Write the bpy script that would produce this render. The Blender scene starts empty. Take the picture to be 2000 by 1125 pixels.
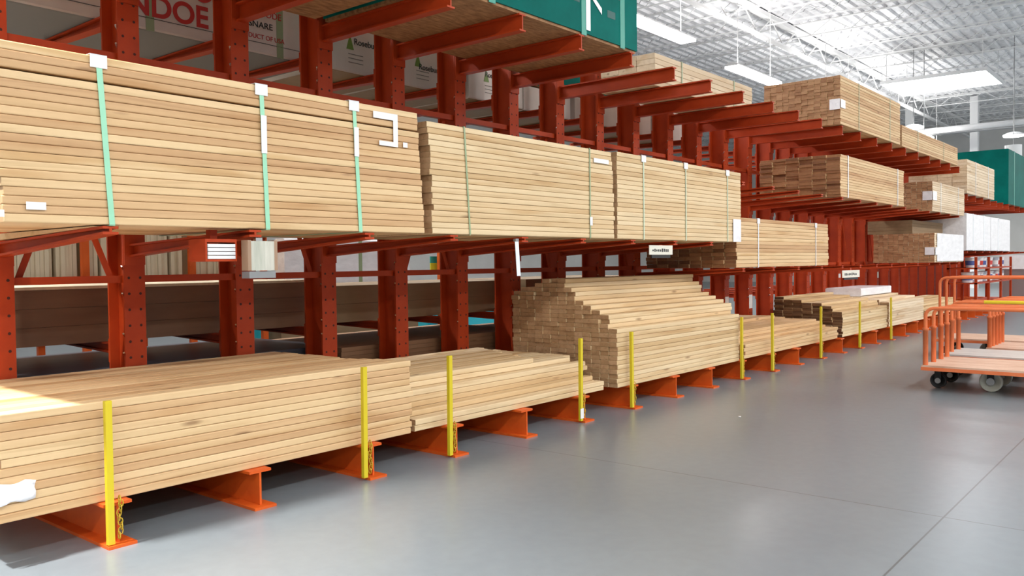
import bpy, bmesh, math, random
from mathutils import Vector, Matrix
random.seed(7)
S = bpy.context.scene
COL = S.collection
# ------------------------------------------------------------------ camera
H = 1.282
cd = bpy.data.cameras.new('camera'); cam = bpy.data.objects.new('camera', cd); COL.objects.link(cam)
R_ = Vector((0.63752848, -0.77033375, -0.01197271)); U_ = Vector((0.03009678, 0.00937359, 0.99950304)); F_ = Vector((0.7698387, 0.63757199, -0.0291605))
m = Matrix((R_, U_, -F_)).transposed().to_4x4(); m.translation = Vector((0, 0, H)); cam.matrix_world = m
cd.sensor_width = 36; cd.lens = 1650 / 2000 * 36; cd.clip_end = 300
S.camera = cam
# ------------------------------------------------------------------ light of the hall, exposure
w = bpy.data.worlds.new('world'); S.world = w; w.use_nodes = True
w.node_tree.nodes['Background'].inputs[0].default_value = (.88, .95, 1, 1)
w.node_tree.nodes['Background'].inputs[1].default_value = 0.46
S.view_settings.view_transform = 'Standard'; S.view_settings.look = 'None'
S.view_settings.exposure = 0.42; S.view_settings.gamma = 1
STRIP_W = 175.0      # watts of each ceiling strip light, down
STRIP_UP = 75.0      # spill on the roof deck
STRIP_COL = (1, .985, .955)

# ------------------------------------------------------------------ materials
def mat(name, col, rough=.5, metal=0, spec=.5):
    M = bpy.data.materials.new(name); M.use_nodes = True
    b = M.node_tree.nodes['Principled BSDF']
    b.inputs['Base Color'].default_value = (*col, 1); b.inputs['Roughness'].default_value = rough
    b.inputs['Metallic'].default_value = metal; b.inputs['Specular IOR Level'].default_value = spec
    return M
def N(M, t, **kw):
    n = M.node_tree.nodes.new(t)
    for k, v in kw.items():
        if k in n.inputs: n.inputs[k].default_value = v
        else: setattr(n, k, v)
    return n
def lk(M, a, b): M.node_tree.links.new(a, b)
def ramp(M, fac, stops, interp='LINEAR'):
    r = M.node_tree.nodes.new('ShaderNodeValToRGB'); cr = r.color_ramp; cr.interpolation = interp
    while len(cr.elements) < len(stops): cr.elements.new(.5)
    for e, (p, c) in zip(cr.elements, stops): e.position = p; e.color = (*c, 1)
    lk(M, fac, r.inputs[0]); return r.outputs[0]
def mix(M, fac, a, b, mode='MIX'):
    n = M.node_tree.nodes.new('ShaderNodeMix'); n.data_type = 'RGBA'; n.blend_type = mode
    for v, i in ((fac, 0), (a, 6), (b, 7)):
        if isinstance(v, (int, float)): n.inputs[i].default_value = v
        elif isinstance(v, tuple): n.inputs[i].default_value = (*v, 1)
        else: lk(M, v, n.inputs[i])
    return n.outputs[2]
def mth(M, op, a, b=0.0):
    n = M.node_tree.nodes.new('ShaderNodeMath'); n.operation = op
    for i, v in enumerate((a, b)):
        if isinstance(v, (int, float)): n.inputs[i].default_value = v
        else: lk(M, v, n.inputs[i])
    return n.outputs[0]
def wood(name, c_lo, c_mid, c_hi, endgrain=False, knots=True, rough=.62):
    M = mat(name, c_mid, rough); b = M.node_tree.nodes['Principled BSDF']
    tc = N(M, 'ShaderNodeTexCoord'); oi = N(M, 'ShaderNodeObjectInfo'); ge = N(M, 'ShaderNodeNewGeometry')
    rnd = mth(M, 'FRACT', mth(M, 'ADD', oi.outputs['Random'], ge.outputs['Random Per Island']))
    off = N(M, 'ShaderNodeCombineXYZ'); lk(M, mth(M, 'MULTIPLY', rnd, 37.), off.inputs[0]); lk(M, mth(M, 'MULTIPLY', rnd, 91.), off.inputs[1]); lk(M, mth(M, 'MULTIPLY', rnd, 13.), off.inputs[2])
    v = N(M, 'ShaderNodeVectorMath', operation='ADD'); lk(M, tc.outputs['Object'], v.inputs[0]); lk(M, off.outputs[0], v.inputs[1])
    mp = N(M, 'ShaderNodeMapping'); lk(M, v.outputs[0], mp.inputs[0])
    mp.inputs['Scale'].default_value = (30, 30, 30) if endgrain else (1.1, 26, 26)
    n1 = N(M, 'ShaderNodeTexNoise', Scale=1.0, Detail=4.0, Roughness=.6, Distortion=.7); lk(M, mp.outputs[0], n1.inputs['Vector'])
    tint = ramp(M, rnd, [(0, c_lo), (.25, c_mid), (.5, c_hi), (.72, tuple(.5 * (a + q) for a, q in zip(c_mid, c_hi))), (.88, c_mid), (1, c_lo)])
    grain = ramp(M, n1.outputs[0], [(.28, (.72, .63, .52)), (.46, (.95, .92, .88)), (.7, (1.05, 1.04, 1.02))])
    col = mix(M, .6 if not endgrain else 1., tint, grain, 'MULTIPLY')
    if not endgrain:
        md = N(M, 'ShaderNodeMapping'); lk(M, v.outputs[0], md.inputs[0]); md.inputs['Scale'].default_value = (.9, 5, 9)
        n3 = N(M, 'ShaderNodeTexNoise', Scale=1.0, Detail=2.0); lk(M, md.outputs[0], n3.inputs['Vector'])
        col = mix(M, 1., col, ramp(M, n3.outputs[0], [(.30, (.82, .71, .58)), (.42, (.98, .96, .93)), (.68, (1.04, 1.04, 1.05))]), 'MULTIPLY')
    if knots and not endgrain:
        mk = N(M, 'ShaderNodeMapping'); lk(M, v.outputs[0], mk.inputs[0]); mk.inputs['Scale'].default_value = (3.2, 10, 14)
        vo = N(M, 'ShaderNodeTexVoronoi', Scale=1.0, Randomness=1.0); lk(M, mk.outputs[0], vo.inputs['Vector'])
        k = ramp(M, vo.outputs['Distance'], [(.07, (1, 1, 1)), (.23, (0, 0, 0))])
        gate = N(M, 'ShaderNodeSeparateColor'); lk(M, vo.outputs['Color'], gate.inputs[0])
        kk = mth(M, 'MULTIPLY', k, mth(M, 'GREATER_THAN', gate.outputs[0], .80))
        col = mix(M, mth(M, 'MULTIPLY', kk, .7), col, (.20, .09, .03))
    lk(M, col, b.inputs['Base Color'])
    bp = N(M, 'ShaderNodeBump', Strength=.12, Distance=.004); lk(M, n1.outputs[0], bp.inputs['Height']); lk(M, bp.outputs[0], b.inputs['Normal'])
    return M
def mottled(name, a, b_, scale, rough=.6, stretch=(1, 1, 1), metal=0, bump=0.0, detail=5.):
    M = mat(name, a, rough, metal); b = M.node_tree.nodes['Principled BSDF']
    tc = N(M, 'ShaderNodeTexCoord'); mp = N(M, 'ShaderNodeMapping'); mp.inputs['Scale'].default_value = stretch
    lk(M, tc.outputs['Object'], mp.inputs[0])
    n = N(M, 'ShaderNodeTexNoise', Scale=scale, Detail=detail, Roughness=.62); lk(M, mp.outputs[0], n.inputs['Vector'])
    lk(M, ramp(M, n.outputs[0], [(.34, a), (.66, b_)]), b.inputs['Base Color'])
    if bump:
        bp = N(M, 'ShaderNodeBump', Strength=bump, Distance=.02); lk(M, n.outputs[0], bp.inputs['Height']); lk(M, bp.outputs[0], b.inputs['Normal'])
    return M
def emit(name, col, s):
    M = mat(name, col); b = M.node_tree.nodes['Principled BSDF']
    b.inputs['Emission Color'].default_value = (*col, 1); b.inputs['Emission Strength'].default_value = s; return M

PINE = wood('pine', (.56, .38, .19), (.67, .49, .28), (.74, .585, .37))
PINE_END = wood('pine_end_grain', (.40, .24, .12), (.46, .285, .15), (.52, .33, .185), True)
STUD_END = wood('stud_end_grain', (.32, .155, .07), (.40, .21, .10), (.47, .27, .14), True)
DARK_END = wood('dark_end_grain', (.09, .04, .016), (.13, .06, .025), (.17, .085, .035), True)
FIR = wood('fir', (.54, .33, .165), (.64, .425, .225), (.73, .54, .31))
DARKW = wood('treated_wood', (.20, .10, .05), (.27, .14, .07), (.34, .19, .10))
CEDAR_END = wood('cedar_end', (.19, .075, .03), (.28, .12, .05), (.36, .17, .075), True)
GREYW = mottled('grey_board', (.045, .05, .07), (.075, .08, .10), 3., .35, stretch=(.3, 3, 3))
CREAM = wood('cream_board', (.60, .45, .30), (.70, .55, .38), (.78, .64, .47))
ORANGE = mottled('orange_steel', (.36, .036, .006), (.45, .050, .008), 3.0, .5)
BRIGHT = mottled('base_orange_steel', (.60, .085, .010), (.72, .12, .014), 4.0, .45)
CARTO = mottled('cart_orange_steel', (.66, .14, .04), (.74, .20, .07), 4.0, .4)
HOLE = mat('bolt_hole', (.06, .012, .006), .8)
YEL = mat('yellow_plastic', (.64, .50, .015), .45)
CHAIN = mat('yellow_chain', (.55, .36, .02), .4)
STEEL = mat('pin_steel', (.75, .73, .70), .25, 1)
STRAP = mat('green_strap', (.32, .66, .45), .35)
WSTRAP = mat('white_strap', (.82, .86, .90), .3)
DSTRAP = mat('thin_strap', (.30, .38, .22), .35)
PAPER = mottled('white_paper', (.74, .74, .74), (.84, .84, .85), 6., .5)
WRAP = mottled('white_wrap', (.62, .56, .50), (.72, .66, .60), 1.5, .45, bump=.2)
FILM = mottled('plastic_film', (.80, .79, .82), (.93, .92, .95), 4., .25, stretch=(1, 3, 3), bump=.3)
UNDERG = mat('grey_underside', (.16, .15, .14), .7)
TEAL = mottled('teal_wrap', (.0005, .105, .088), (.001, .15, .125), 1.6, .55, bump=.15)
for _m, _s in ((TEAL, .06), (ORANGE, .25), (BRIGHT, .3)): _m.node_tree.nodes['Principled BSDF'].inputs['Specular IOR Level'].default_value = _s
TEALS = mat('teal_strap', (.02, .28, .21), .4)
CYAN = mat('cyan_wrap', (.03, .55, .68), .4)
OSB = mottled('osb', (.20, .09, .035), (.42, .22, .10), 16., .75, stretch=(.6, 2, 1))
PLY = mottled('plywood_brown', (.17, .085, .045), (.22, .115, .06), 2.5, .65, stretch=(.5, 3, 3))
PLYT = mottled('plywood_tan', (.23, .15, .075), (.28, .185, .10), 2.5, .65, stretch=(.5, 3, 3))
DOORP = mottled('cream_panel', (.66, .54, .36), (.76, .64, .45), 3., .6, stretch=(6, 1, .4))
RED = mat('red_ink', (.50, .035, .03), .5); BLACK = mat('black_ink', (.02, .02, .02), .5); GREENINK = mat('green_ink', (.16, .26, .05), .5)
BLK = mat('black_rubber', (.015, .015, .016), .6)
SIGN = mat('sign_cream', (.75, .72, .62), .4)
GREY = mat('grey_metal', (.35, .35, .35), .35, .7)
CLEAR = mottled('grey_plastic', (.42, .43, .36), (.62, .60, .52), 5., .18, stretch=(6, 6, .5))
WHITE = mat('white_paint', (.80, .80, .80), .5)
RUBBERG = mat('grey_tread', (.50, .52, .45), .6)
DECK = mottled('cart_deck_wood', (.52, .30, .20), (.72, .52, .40), 5., .6, stretch=(6, .6, 1))
DECKG = mottled('cart_deck_grey', (.45, .41, .39), (.62, .57, .53), 5., .6, stretch=(6, .6, 1))
GLOW = emit('tube_glow', (1, .98, .95), 9.0)
SKYG = emit('skylight_glow', (.93, .97, 1), 9.0)

# floor: polished concrete with saw-cut joints
FLOOR = mat('polished_concrete', (.2, .2, .19), .24, 0, .5)
def _floor():
    M = FLOOR; b = M.node_tree.nodes['Principled BSDF']; tc = N(M, 'ShaderNodeTexCoord')
    n = N(M, 'ShaderNodeTexNoise', Scale=.5, Detail=8., Roughness=.65); lk(M, tc.outputs['Object'], n.inputs['Vector'])
    n2 = N(M, 'ShaderNodeTexNoise', Scale=14., Detail=6.); lk(M, tc.outputs['Object'], n2.inputs['Vector'])
    c = ramp(M, n.outputs[0], [(.3, (.165, .192, .212)), (.7, (.215, .246, .268))])
    c = mix(M, .35, c, ramp(M, n2.outputs[0], [(.35, (.175, .203, .222)), (.65, (.215, .246, .268))]))
    sp = N(M, 'ShaderNodeSeparateXYZ'); lk(M, tc.outputs['Object'], sp.inputs[0])
    def joint(o, at, step):
        f = mth(M, 'ABSOLUTE', mth(M, 'SUBTRACT', mth(M, 'FRACT', mth(M, 'ADD', mth(M, 'DIVIDE', mth(M, 'SUBTRACT', o, at), step), .5)), .5))
        return mth(M, 'LESS_THAN', f, .0045 / step)
    j = mth(M, 'MAXIMUM', joint(sp.outputs[1], 1.01, 4.4), joint(sp.outputs[0], 4.55, 4.6))
    lk(M, mix(M, mth(M, 'MULTIPLY', j, .72), c, (.05, .05, .048)), b.inputs['Base Color'])
    lk(M, ramp(M, n.outputs[0], [(.3, (.30,) * 3), (.7, (.36,) * 3)]), b.inputs['Roughness'])
    b.inputs['Specular IOR Level'].default_value = .6; b.inputs['Coat Weight'].default_value = .5; b.inputs['Coat Roughness'].default_value = .27
_floor()
ROOF = mottled('roof_deck', (.66, .66, .68), (.86, .86, .88), 1.3, .38, stretch=(3, .4, 1), bump=.6)
def _seams():
    M = ROOF; b = M.node_tree.nodes['Principled BSDF']; src = b.inputs['Base Color'].links[0].from_socket
    tc = N(M, 'ShaderNodeTexCoord'); sp = N(M, 'ShaderNodeSeparateXYZ'); lk(M, tc.outputs['Object'], sp.inputs[0])
    f = mth(M, 'LESS_THAN', mth(M, 'FRACT', mth(M, 'DIVIDE', sp.outputs[0], 1.22)), .03)
    lk(M, mix(M, mth(M, 'MULTIPLY', f, .75), src, (.06, .06, .06)), b.inputs['Base Color'])
_seams()
WALLM = mottled('wall_paint', (.72, .71, .68), (.78, .77, .74), 1., .7)

# ------------------------------------------------------------------ mesh helpers
class MB:
    def __init__(s): s.v = []; s.f = []; s.m = []; s.sm = []
    def add(s, vs, fs, mi=0, smooth=False):
        o = len(s.v); s.v += [tuple(v) for v in vs]; s.f += [tuple(i + o for i in f) for f in fs]; s.m += [mi] * len(fs); s.sm += [smooth] * len(fs); return s
    def box(s, x0, x1, y0, y1, z0, z1, mi=0):
        return s.add([(x0, y0, z0), (x1, y0, z0), (x1, y1, z0), (x0, y1, z0), (x0, y0, z1), (x1, y0, z1), (x1, y1, z1), (x0, y1, z1)],
                     [(0, 3, 2, 1), (4, 5, 6, 7), (0, 1, 5, 4), (1, 2, 6, 5), (2, 3, 7, 6), (3, 0, 4, 7)], mi)
    def loft(s, rings, mi=0, cap_mi=None, smooth=False):
        n = len(rings[0]); vs = [p for r in rings for p in r]; fs = []
        for k in range(len(rings) - 1):
            for i in range(n): fs.append((k * n + i, k * n + (i + 1) % n, (k + 1) * n + (i + 1) % n, (k + 1) * n + i))
        s.add(vs, fs, mi, smooth)
        c = mi if cap_mi is None else cap_mi
        s.add(rings[0], [tuple(range(n))[::-1]], c); s.add(rings[-1], [tuple(range(n))], c); return s
    def prism(s, prof, axis, a, b, mi=0, cap_mi=None):      # prof: 2-D points in the other two axes
        def P(t, p): return (t, p[0], p[1]) if axis == 0 else (p[0], t, p[1]) if axis == 1 else (p[0], p[1], t)
        return s.loft([[P(a, p) for p in prof], [P(b, p) for p in prof]], mi, cap_mi)
    def tube(s, pts, r, n=10, mi=0):
        pts = [Vector(p) for p in pts]; rings = []; up = None
        for i, p in enumerate(pts):
            d = (pts[min(i + 1, len(pts) - 1)] - pts[max(i - 1, 0)]).normalized()
            a = d.orthogonal().normalized() if up is None else (up - d * up.dot(d)).normalized()
            up = a; b = d.cross(a); rr = r[i] if isinstance(r, (list, tuple)) else r
            rings.append([p + (a * math.cos(t) + b * math.sin(t)) * rr for t in [2 * math.pi * k / n for k in range(n)]])
        return s.loft(rings, mi, smooth=True)
    def mesh(s, name, mats):
        me = bpy.data.meshes.new(name); me.from_pydata(s.v, [], s.f)
        for M in mats: me.materials.append(M)
        me.polygons.foreach_set('material_index', s.m); me.polygons.foreach_set('use_smooth', s.sm)
        me.update()
        bm = bmesh.new(); bm.from_mesh(me); bmesh.ops.recalc_face_normals(bm, faces=bm.faces); bm.to_mesh(me); bm.free()
        return me
    def build(s, name, mats, parent=None, loc=(0, 0, 0)):
        return ob(name, s.mesh(name, mats if isinstance(mats, (list, tuple)) else [mats]), parent, loc)
def ob(name, me, parent=None, loc=(0, 0, 0), rot=(0, 0, 0)):
    o = bpy.data.objects.new(name, me); COL.objects.link(o); o.location = loc; o.rotation_euler = rot
    if parent is not None: o.parent = parent
    return o
def tag(o, label, cat, group=None, kind=None):
    o['label'] = label; o['category'] = cat
    if group: o['group'] = group
    if kind: o['kind'] = kind
    return o
def thing(name, label, cat, loc=(0, 0, 0), group=None, rz=0):
    o = bpy.data.objects.new(name, None); COL.objects.link(o); o.location = loc; o.rotation_euler = (0, 0, rz); o.empty_display_size = .1
    return tag(o, label, cat, group)
def dup(root, loc=None, label=None):
    r = root.copy(); COL.objects.link(r)
    if loc is not None: r.location = loc
    if label: r['label'] = label
    def rec(src, dst):
        for ch in src.children:
            c = ch.copy(); COL.objects.link(c); c.parent = dst; rec(ch, c)
    rec(root, r); return r
def structure(o): o['kind'] = 'structure'; return o
def text(name, s, size, M, parent, loc, rot, sx=1.0, depth=.001, off=.004):
    c = bpy.data.curves.new(name, 'FONT'); c.body = s; c.size = size; c.extrude = depth; c.offset = off * size * (1 if off < .01 else .5)
    t = bpy.data.objects.new(name, c); COL.objects.link(t)
    me = bpy.data.meshes.new_from_object(t.evaluated_get(bpy.context.evaluated_depsgraph_get()))
    bpy.data.objects.remove(t); me.materials.clear(); me.materials.append(M)
    o = ob(name, me, parent, loc, rot); o.scale = (sx, 1, 1); return o
FRONT = (math.pi / 2, 0, 0)          # lettering that faces the aisle
ORD = 'zeroth first second third fourth fifth sixth seventh eighth ninth tenth eleventh twelfth thirteenth fourteenth fifteenth sixteenth seventeenth eighteenth nineteenth twentieth'.split() + ['twenty-first', 'twenty-second', 'twenty-third', 'twenty-fourth', 'twenty-fifth', 'twenty-sixth', 'twenty-seventh', 'twenty-eighth']
def jit(a): return random.uniform(-a, a)

# board: centred on its length, resting on z = 0, front edge at y = 0
_bc = {}
def board_mesh(L, wd, t, side, end):
    k = (round(L, 3), wd, t, side.name, end.name)
    if k not in _bc:
        c = min(.0052, t * .2); q = c * .3
        pr = [(c, 0), (wd - c, 0), (wd - q, q), (wd, c), (wd, t - c), (wd - q, t - q), (wd - c, t), (c, t), (q, t - q), (0, t - c), (0, c), (q, q)]
        e = .002
        pr2 = [(wd / 2 + (y - wd / 2) * (1 - .03), t / 2 + (z - t / 2) * (1 - .06)) for y, z in pr]
        mb = MB()
        rings = [[(-L / 2, *p) for p in pr2], [(-L / 2 + e, *p) for p in pr], [(L / 2 - e, *p) for p in pr], [(L / 2, *p) for p in pr2]]
        mb.loft(rings, 0, 1); _bc[k] = mb.mesh('lumber_board', [side, end])
    return _bc[k]
def inner_boards(name, spots, L, wd, t, side, end, parent=None):
    mb = MB(); c = .004
    for (xc, y, z) in spots:
        pr = [(y + c, z), (y + wd - c, z), (y + wd, z + c), (y + wd, z + t - c), (y + wd - c, z + t), (y + c, z + t), (y, z + t - c), (y, z + c)]
        mb.prism(pr, 0, xc - L / 2, xc + L / 2, 0, 1)
    o = mb.build(name, [side, end], parent); o['kind'] = 'stuff'; return o

D = 3.887; L_ARM = 1.327; YC = D + L_ARM; SP = .762
XK = lambda k: 1.047 + .762 * k
FX = {1: 1.816, 2: 2.577, 3: 3.363, 4: 4.096, 5: 4.851, 6: 5.60, 7: 6.36, 8: 7.115, 9: 7.86, 10: 8.62, 11: 9.431, 12: 10.20, 13: 11.0, 14: 11.79, 15: 12.56, 16: 13.33, 17: 14.1, 18: 14.88}
def X_of(k): return FX.get(k, 14.88 + .765 * (k - 18))
KMAX = 24

# ------------------------------------------------------------------ hall: floor, roof, walls
structure(MB().box(-14, 52, -12, 26, -.2, 0).build('floor', FLOOR))
ROOFZ = 8.1
roof = MB()
prof = []
y = -12.
while y < 26:                                   # ribbed deck, ribs run along the aisle
    prof += [(y, ROOFZ), (y + .10, ROOFZ), (y + .14, ROOFZ + .06), (y + .26, ROOFZ + .06)]; y += .30
prof2 = prof + [(26, ROOFZ + .06), (26, ROOFZ + .2), (-12, ROOFZ + .2)]
roof.prism(prof2, 0, -14, 52)
ceiling = structure(roof.build('ceiling', ROOF))
jm = MB(); 
jm.box(-.04, .04, -12, 26, -.03, 0); jm.box(-.03, .03, -12, 26, -.40, -.375)
yy = -12
while yy < 25.9:
    jm.tube([(0, yy, -.38), (0, yy + .55, -.02)], .010, 6); jm.tube([(0, yy + .55, -.02), (0, yy + 1.1, -.38)], .010, 6); yy += 1.1
jme = jm.mesh('joist', [WHITE])
for i in range(26):
    ob('joist', jme, ceiling, (4 + i * 1.85, 0, ROOFZ))
gm = MB(); gm.box(-14, 52, -.1, .1, -.14, -.02); gm.box(-14, 52, -.07, .07, -.72, -.66)
xx = -14
while xx < 51.9:
    gm.tube([(xx, 0, -.68), (xx + .9, 0, -.1)], .02, 6); gm.tube([(xx + .9, 0, -.1), (xx + 1.8, 0, -.68)], .02, 6); xx += 1.8
gme = gm.mesh('girder', [WHITE])
for gy in (-6.5, 1.5, 9.5, 17.5): ob('girder', gme, ceiling, (0, gy, ROOFZ - .02))
structure(MB().box(48, 48.2, -12, 26, 0, ROOFZ + .2).build('wall_far', WALLM))
structure(MB().box(-14, 52, 26, 26.2, 0, ROOFZ + .2).build('wall_back', WALLM))

# strip lights in rows above the aisles
def strip_mesh():
    h = MB(); h.prism([(-.19, 0), (.19, 0), (.08, .09), (-.08, .09)], 0, -1.35, 1.35)
    t = MB(); t.box(-1.33, 1.33, -.18, .18, -.05, 0)
    r = MB(); [r.tube([(x, 0, .07), (x, 0, 2.1)], .008, 6) for x in (-1, 1)]
    return h.mesh('housing', [WHITE]), t.mesh('diffuser', [GLOW]), r.mesh('hanger_rod', [WHITE])
SH = strip_mesh()
def strip(x, y, z, label, group):
    t = thing('strip_light', label, 'ceiling light', (x, y, z), group)
    ob('housing', SH[0], t); ob('diffuser', SH[1], t); ob('hanger_rod', SH[2], t)
    for nm, e, dz, rx in (('strip_down', STRIP_W, -.06, 0), ('strip_up', STRIP_UP, .10, math.pi)):
        l = bpy.data.lights.new(nm, 'AREA'); l.shape = 'RECTANGLE'; l.size = 2.6; l.size_y = .34; l.energy = e; l.color = STRIP_COL
        o = bpy.data.objects.new(nm, l); COL.objects.link(o); o.location = (x, y, z + dz); o.rotation_euler = (rx, 0, 0)
RZ = 6.0
hb = thing('bay_lamp', 'round high bay lamp over the open space before the first rack upright', 'ceiling light', (-.35, 4.1, 6.3))
_rg = lambda r, zz: [(r * math.cos(2 * math.pi * q / 24), r * math.sin(2 * math.pi * q / 24), zz) for q in range(24)]
MB().loft([_rg(.26, 0), _rg(.25, .04), _rg(.14, .2), _rg(.07, .32)], smooth=True).build('lamp_shade', GREY, hb); MB().loft([_rg(.22, -.03), _rg(.24, -.001)]).build('diffuser', GLOW, hb); MB().tube([(0, 0, .32), (0, 0, ROOFZ - 6.3)], .012, 6).build('cord', GREY, hb)
l = bpy.data.lights.new('bay_spot', 'SPOT'); l.energy = 4200; l.spot_size = math.radians(75); l.spot_blend = .6; l.shadow_soft_size = .2; l.color = (1, .98, .95)
o = bpy.data.objects.new('bay_spot', l); COL.objects.link(o); o.location = (-.35, 4.1, 6.24); o.rotation_euler = (0, 0, 0)
def at_z(x, y, z0, z1): k = (z1 - H) / (z0 - H); return x * k, y * k
a = at_z(18.35, 10.5, 7, RZ); b = at_z(25.0, 10.9, 7, RZ)
strip(a[0], a[1], RZ, 'white strip light hanging just beyond the teal stack on the top arms', None)
strip(b[0], b[1], RZ, 'white strip light hanging past the pale boards, above the zigzag-ended bundle', None)
pitch = b[0] - a[0]
for k in (-3, -2, -1, 2, 3, 4):
    strip(a[0] + pitch * k, a[1] + .1, RZ, 'white strip light in the row over the aisle behind the rack', 'strip lights behind the rack')
for k in range(-2, 9):
    strip(2.0 + pitch * k, -2.2, RZ, 'white strip light in the row over the bare concrete aisle', 'strip lights over the aisle')
for k in range(-2, 5):
    strip(-1.0 + pitch * k, -9.0, RZ, 'white strip light in the row beyond the open side of the aisle', 'strip lights past the aisle')

# ------------------------------------------------------------------ cantilever rack
def column_mesh():
    mb = MB(); h = 3.6
    mb.box(-.068, .068, 0, .016, 0, h); mb.box(-.068, .068, .204, .22, 0, h); mb.box(-.006, .006, .016, .204, 0, h)
    for i in range(33):
        for x in (-.036, .036):
            z = .32 + i * .1
            mb.add([(x + .009 * math.cos(t), -.0008, z + .009 * math.sin(t)) for t in [k * math.pi / 4 for k in range(8)]], [tuple(range(8))], 1)
    return mb.mesh('column', [ORANGE, HOLE])
def base_mesh():
    mb = MB(); f = D - YC; bk = 1.6
    mb.box(-.066, .066, f - .045, bk, 0, .014); mb.box(-.066, .066, f, bk, .186, .20); mb.box(-.006, .006, f + .002, bk, .014, .186)
    mb.box(-.066, .066, -.02, -.008, .014, .186)
    return mb.mesh('base_beam', [BRIGHT])
def arm_mesh(kind, s=-1, ln=L_ARM):
    mb = MB(); r, t = {'taper': (.125, .038), 'straight': (.125, .125), 'back': (.07, .03)}[kind]; wf = .036
    y0, y1 = 0, s * ln
    d = .045 if kind == 'taper' else 0.0                 # the middle arms rise towards their tips
    slab = [(0, 3, 2, 1), (4, 5, 6, 7), (0, 1, 5, 4), (1, 2, 6, 5), (2, 3, 7, 6), (3, 0, 4, 7)]
    mb.add([(-wf, y0, -d - .012), (wf, y0, -d - .012), (wf, y1, -.012), (-wf, y1, -.012), (-wf, y0, -d), (wf, y0, -d), (wf, y1, 0), (-wf, y1, 0)], slab)
    mb.add([(-wf, y0, -r), (wf, y0, -r), (wf, y1, -t), (-wf, y1, -t), (-wf, y0, -r + .012), (wf, y0, -r + .012), (wf, y1, -t + .012), (-wf, y1, -t + .012)],
           [(0, 3, 2, 1), (4, 5, 6, 7), (0, 1, 5, 4), (1, 2, 6, 5), (2, 3, 7, 6), (3, 0, 4, 7)])
    mb.add([(-.006, y0, -r + .012), (.006, y0, -r + .012), (.006, y1, -t + .012), (-.006, y1, -t + .012), (-.006, y0, -d - .012), (.006, y0, -d - .012), (.006, y1, -.012), (-.006, y1, -.012)],
           [(0, 1, 5, 4), (1, 2, 6, 5), (2, 3, 7, 6), (3, 0, 4, 7)])
    mb.box(-.066, .066, min(0, s * .014), max(0, s * .014), -r - .05, .03)         # bolted end plate
    return mb.mesh('arm', [ORANGE])
COLM, BASEM = column_mesh(), base_mesh()
ARM_T, ARM_S, ARM_B = arm_mesh('taper'), arm_mesh('straight'), arm_mesh('back', 1, 1.30)
PINM = MB().tube([(-.008, .05, .0), (-.03, .045, -.012), (-.06, .02, -.016), (-.085, -.01, .004)], .006, 8).mesh('lock_pin', [STEEL])
LABM = MB().box(-.055, .055, -.003, -.0012, -.10, .10).mesh('paper_label', [PAPER])
TOPZ, MIDZ = 3.10, 1.475
for k in range(1, 34):
    x = X_of(k)
    u = thing('rack_upright', 'orange steel rack upright, %s along the lumber rack from its near end' % (ORD[k] if k < 29 else ('twenty-ninth', 'thirtieth', 'thirty-first', 'thirty-second', 'thirty-third')[k - 29]), 'rack upright', (x, YC, 0), 'uprights of the lumber rack')
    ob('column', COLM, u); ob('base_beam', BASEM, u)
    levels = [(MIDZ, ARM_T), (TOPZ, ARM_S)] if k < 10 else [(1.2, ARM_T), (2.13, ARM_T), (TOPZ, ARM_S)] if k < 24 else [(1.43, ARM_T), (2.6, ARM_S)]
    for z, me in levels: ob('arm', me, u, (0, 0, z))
    if k < 20:
        for z in (.80, 2.90): ob('arm', ARM_B, u, (0, .22, z))
    if k < 16:
        for z in (.76, .87, 1.13, 1.29, 2.67, 2.78): ob('lock_pin', PINM, u, (0, 0, z + jit(.01)))
    if 9 < k < 15: ob('paper_label', LABM, u, (0, 0, .68))
    if k in (17, 19, 22): ob('paper_label', LABM, u, (0, 0, {17: 1.5, 19: 1.05, 22: 1.0}[k]))
for k in range(1, 22):
    xa, xb = X_of(k), X_of(k + 1); w2 = (xb - xa) / 2
    b = thing('rack_brace', 'orange brace frame bolted between the %s and %s rack uprights' % (ORD[k], ORD[k + 1]), 'brace', ((xa + xb) / 2, YC + .03, 1.19), 'braces between the uprights')
    for z in (0, 1.38): MB().box(-w2 + .007, w2 - .007, 0, .005, z, z + .045).box(-w2 + .007, w2 - .007, .005, .04, z, z + .005).build('rail', ORANGE, b)
    if k % 2:
        for s in (-1, 1):
            MB().add([(s * (-w2 + .095), .045 + .012 * s, .02), (s * (-w2 + .135), .045 + .012 * s, .02), (s * (w2 - .095), .045 + .012 * s, 1.40), (s * (w2 - .135), .045 + .012 * s, 1.40),
                      (s * (-w2 + .095), .05 + .012 * s, .02), (s * (-w2 + .135), .05 + .012 * s, .02), (s * (w2 - .095), .05 + .012 * s, 1.40), (s * (w2 - .135), .05 + .012 * s, 1.40)],
                     [(0, 3, 2, 1), (4, 5, 6, 7), (0, 1, 5, 4), (1, 2, 6, 5), (2, 3, 7, 6), (3, 0, 4, 7)]).build('diagonal', ORANGE, b)

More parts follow.
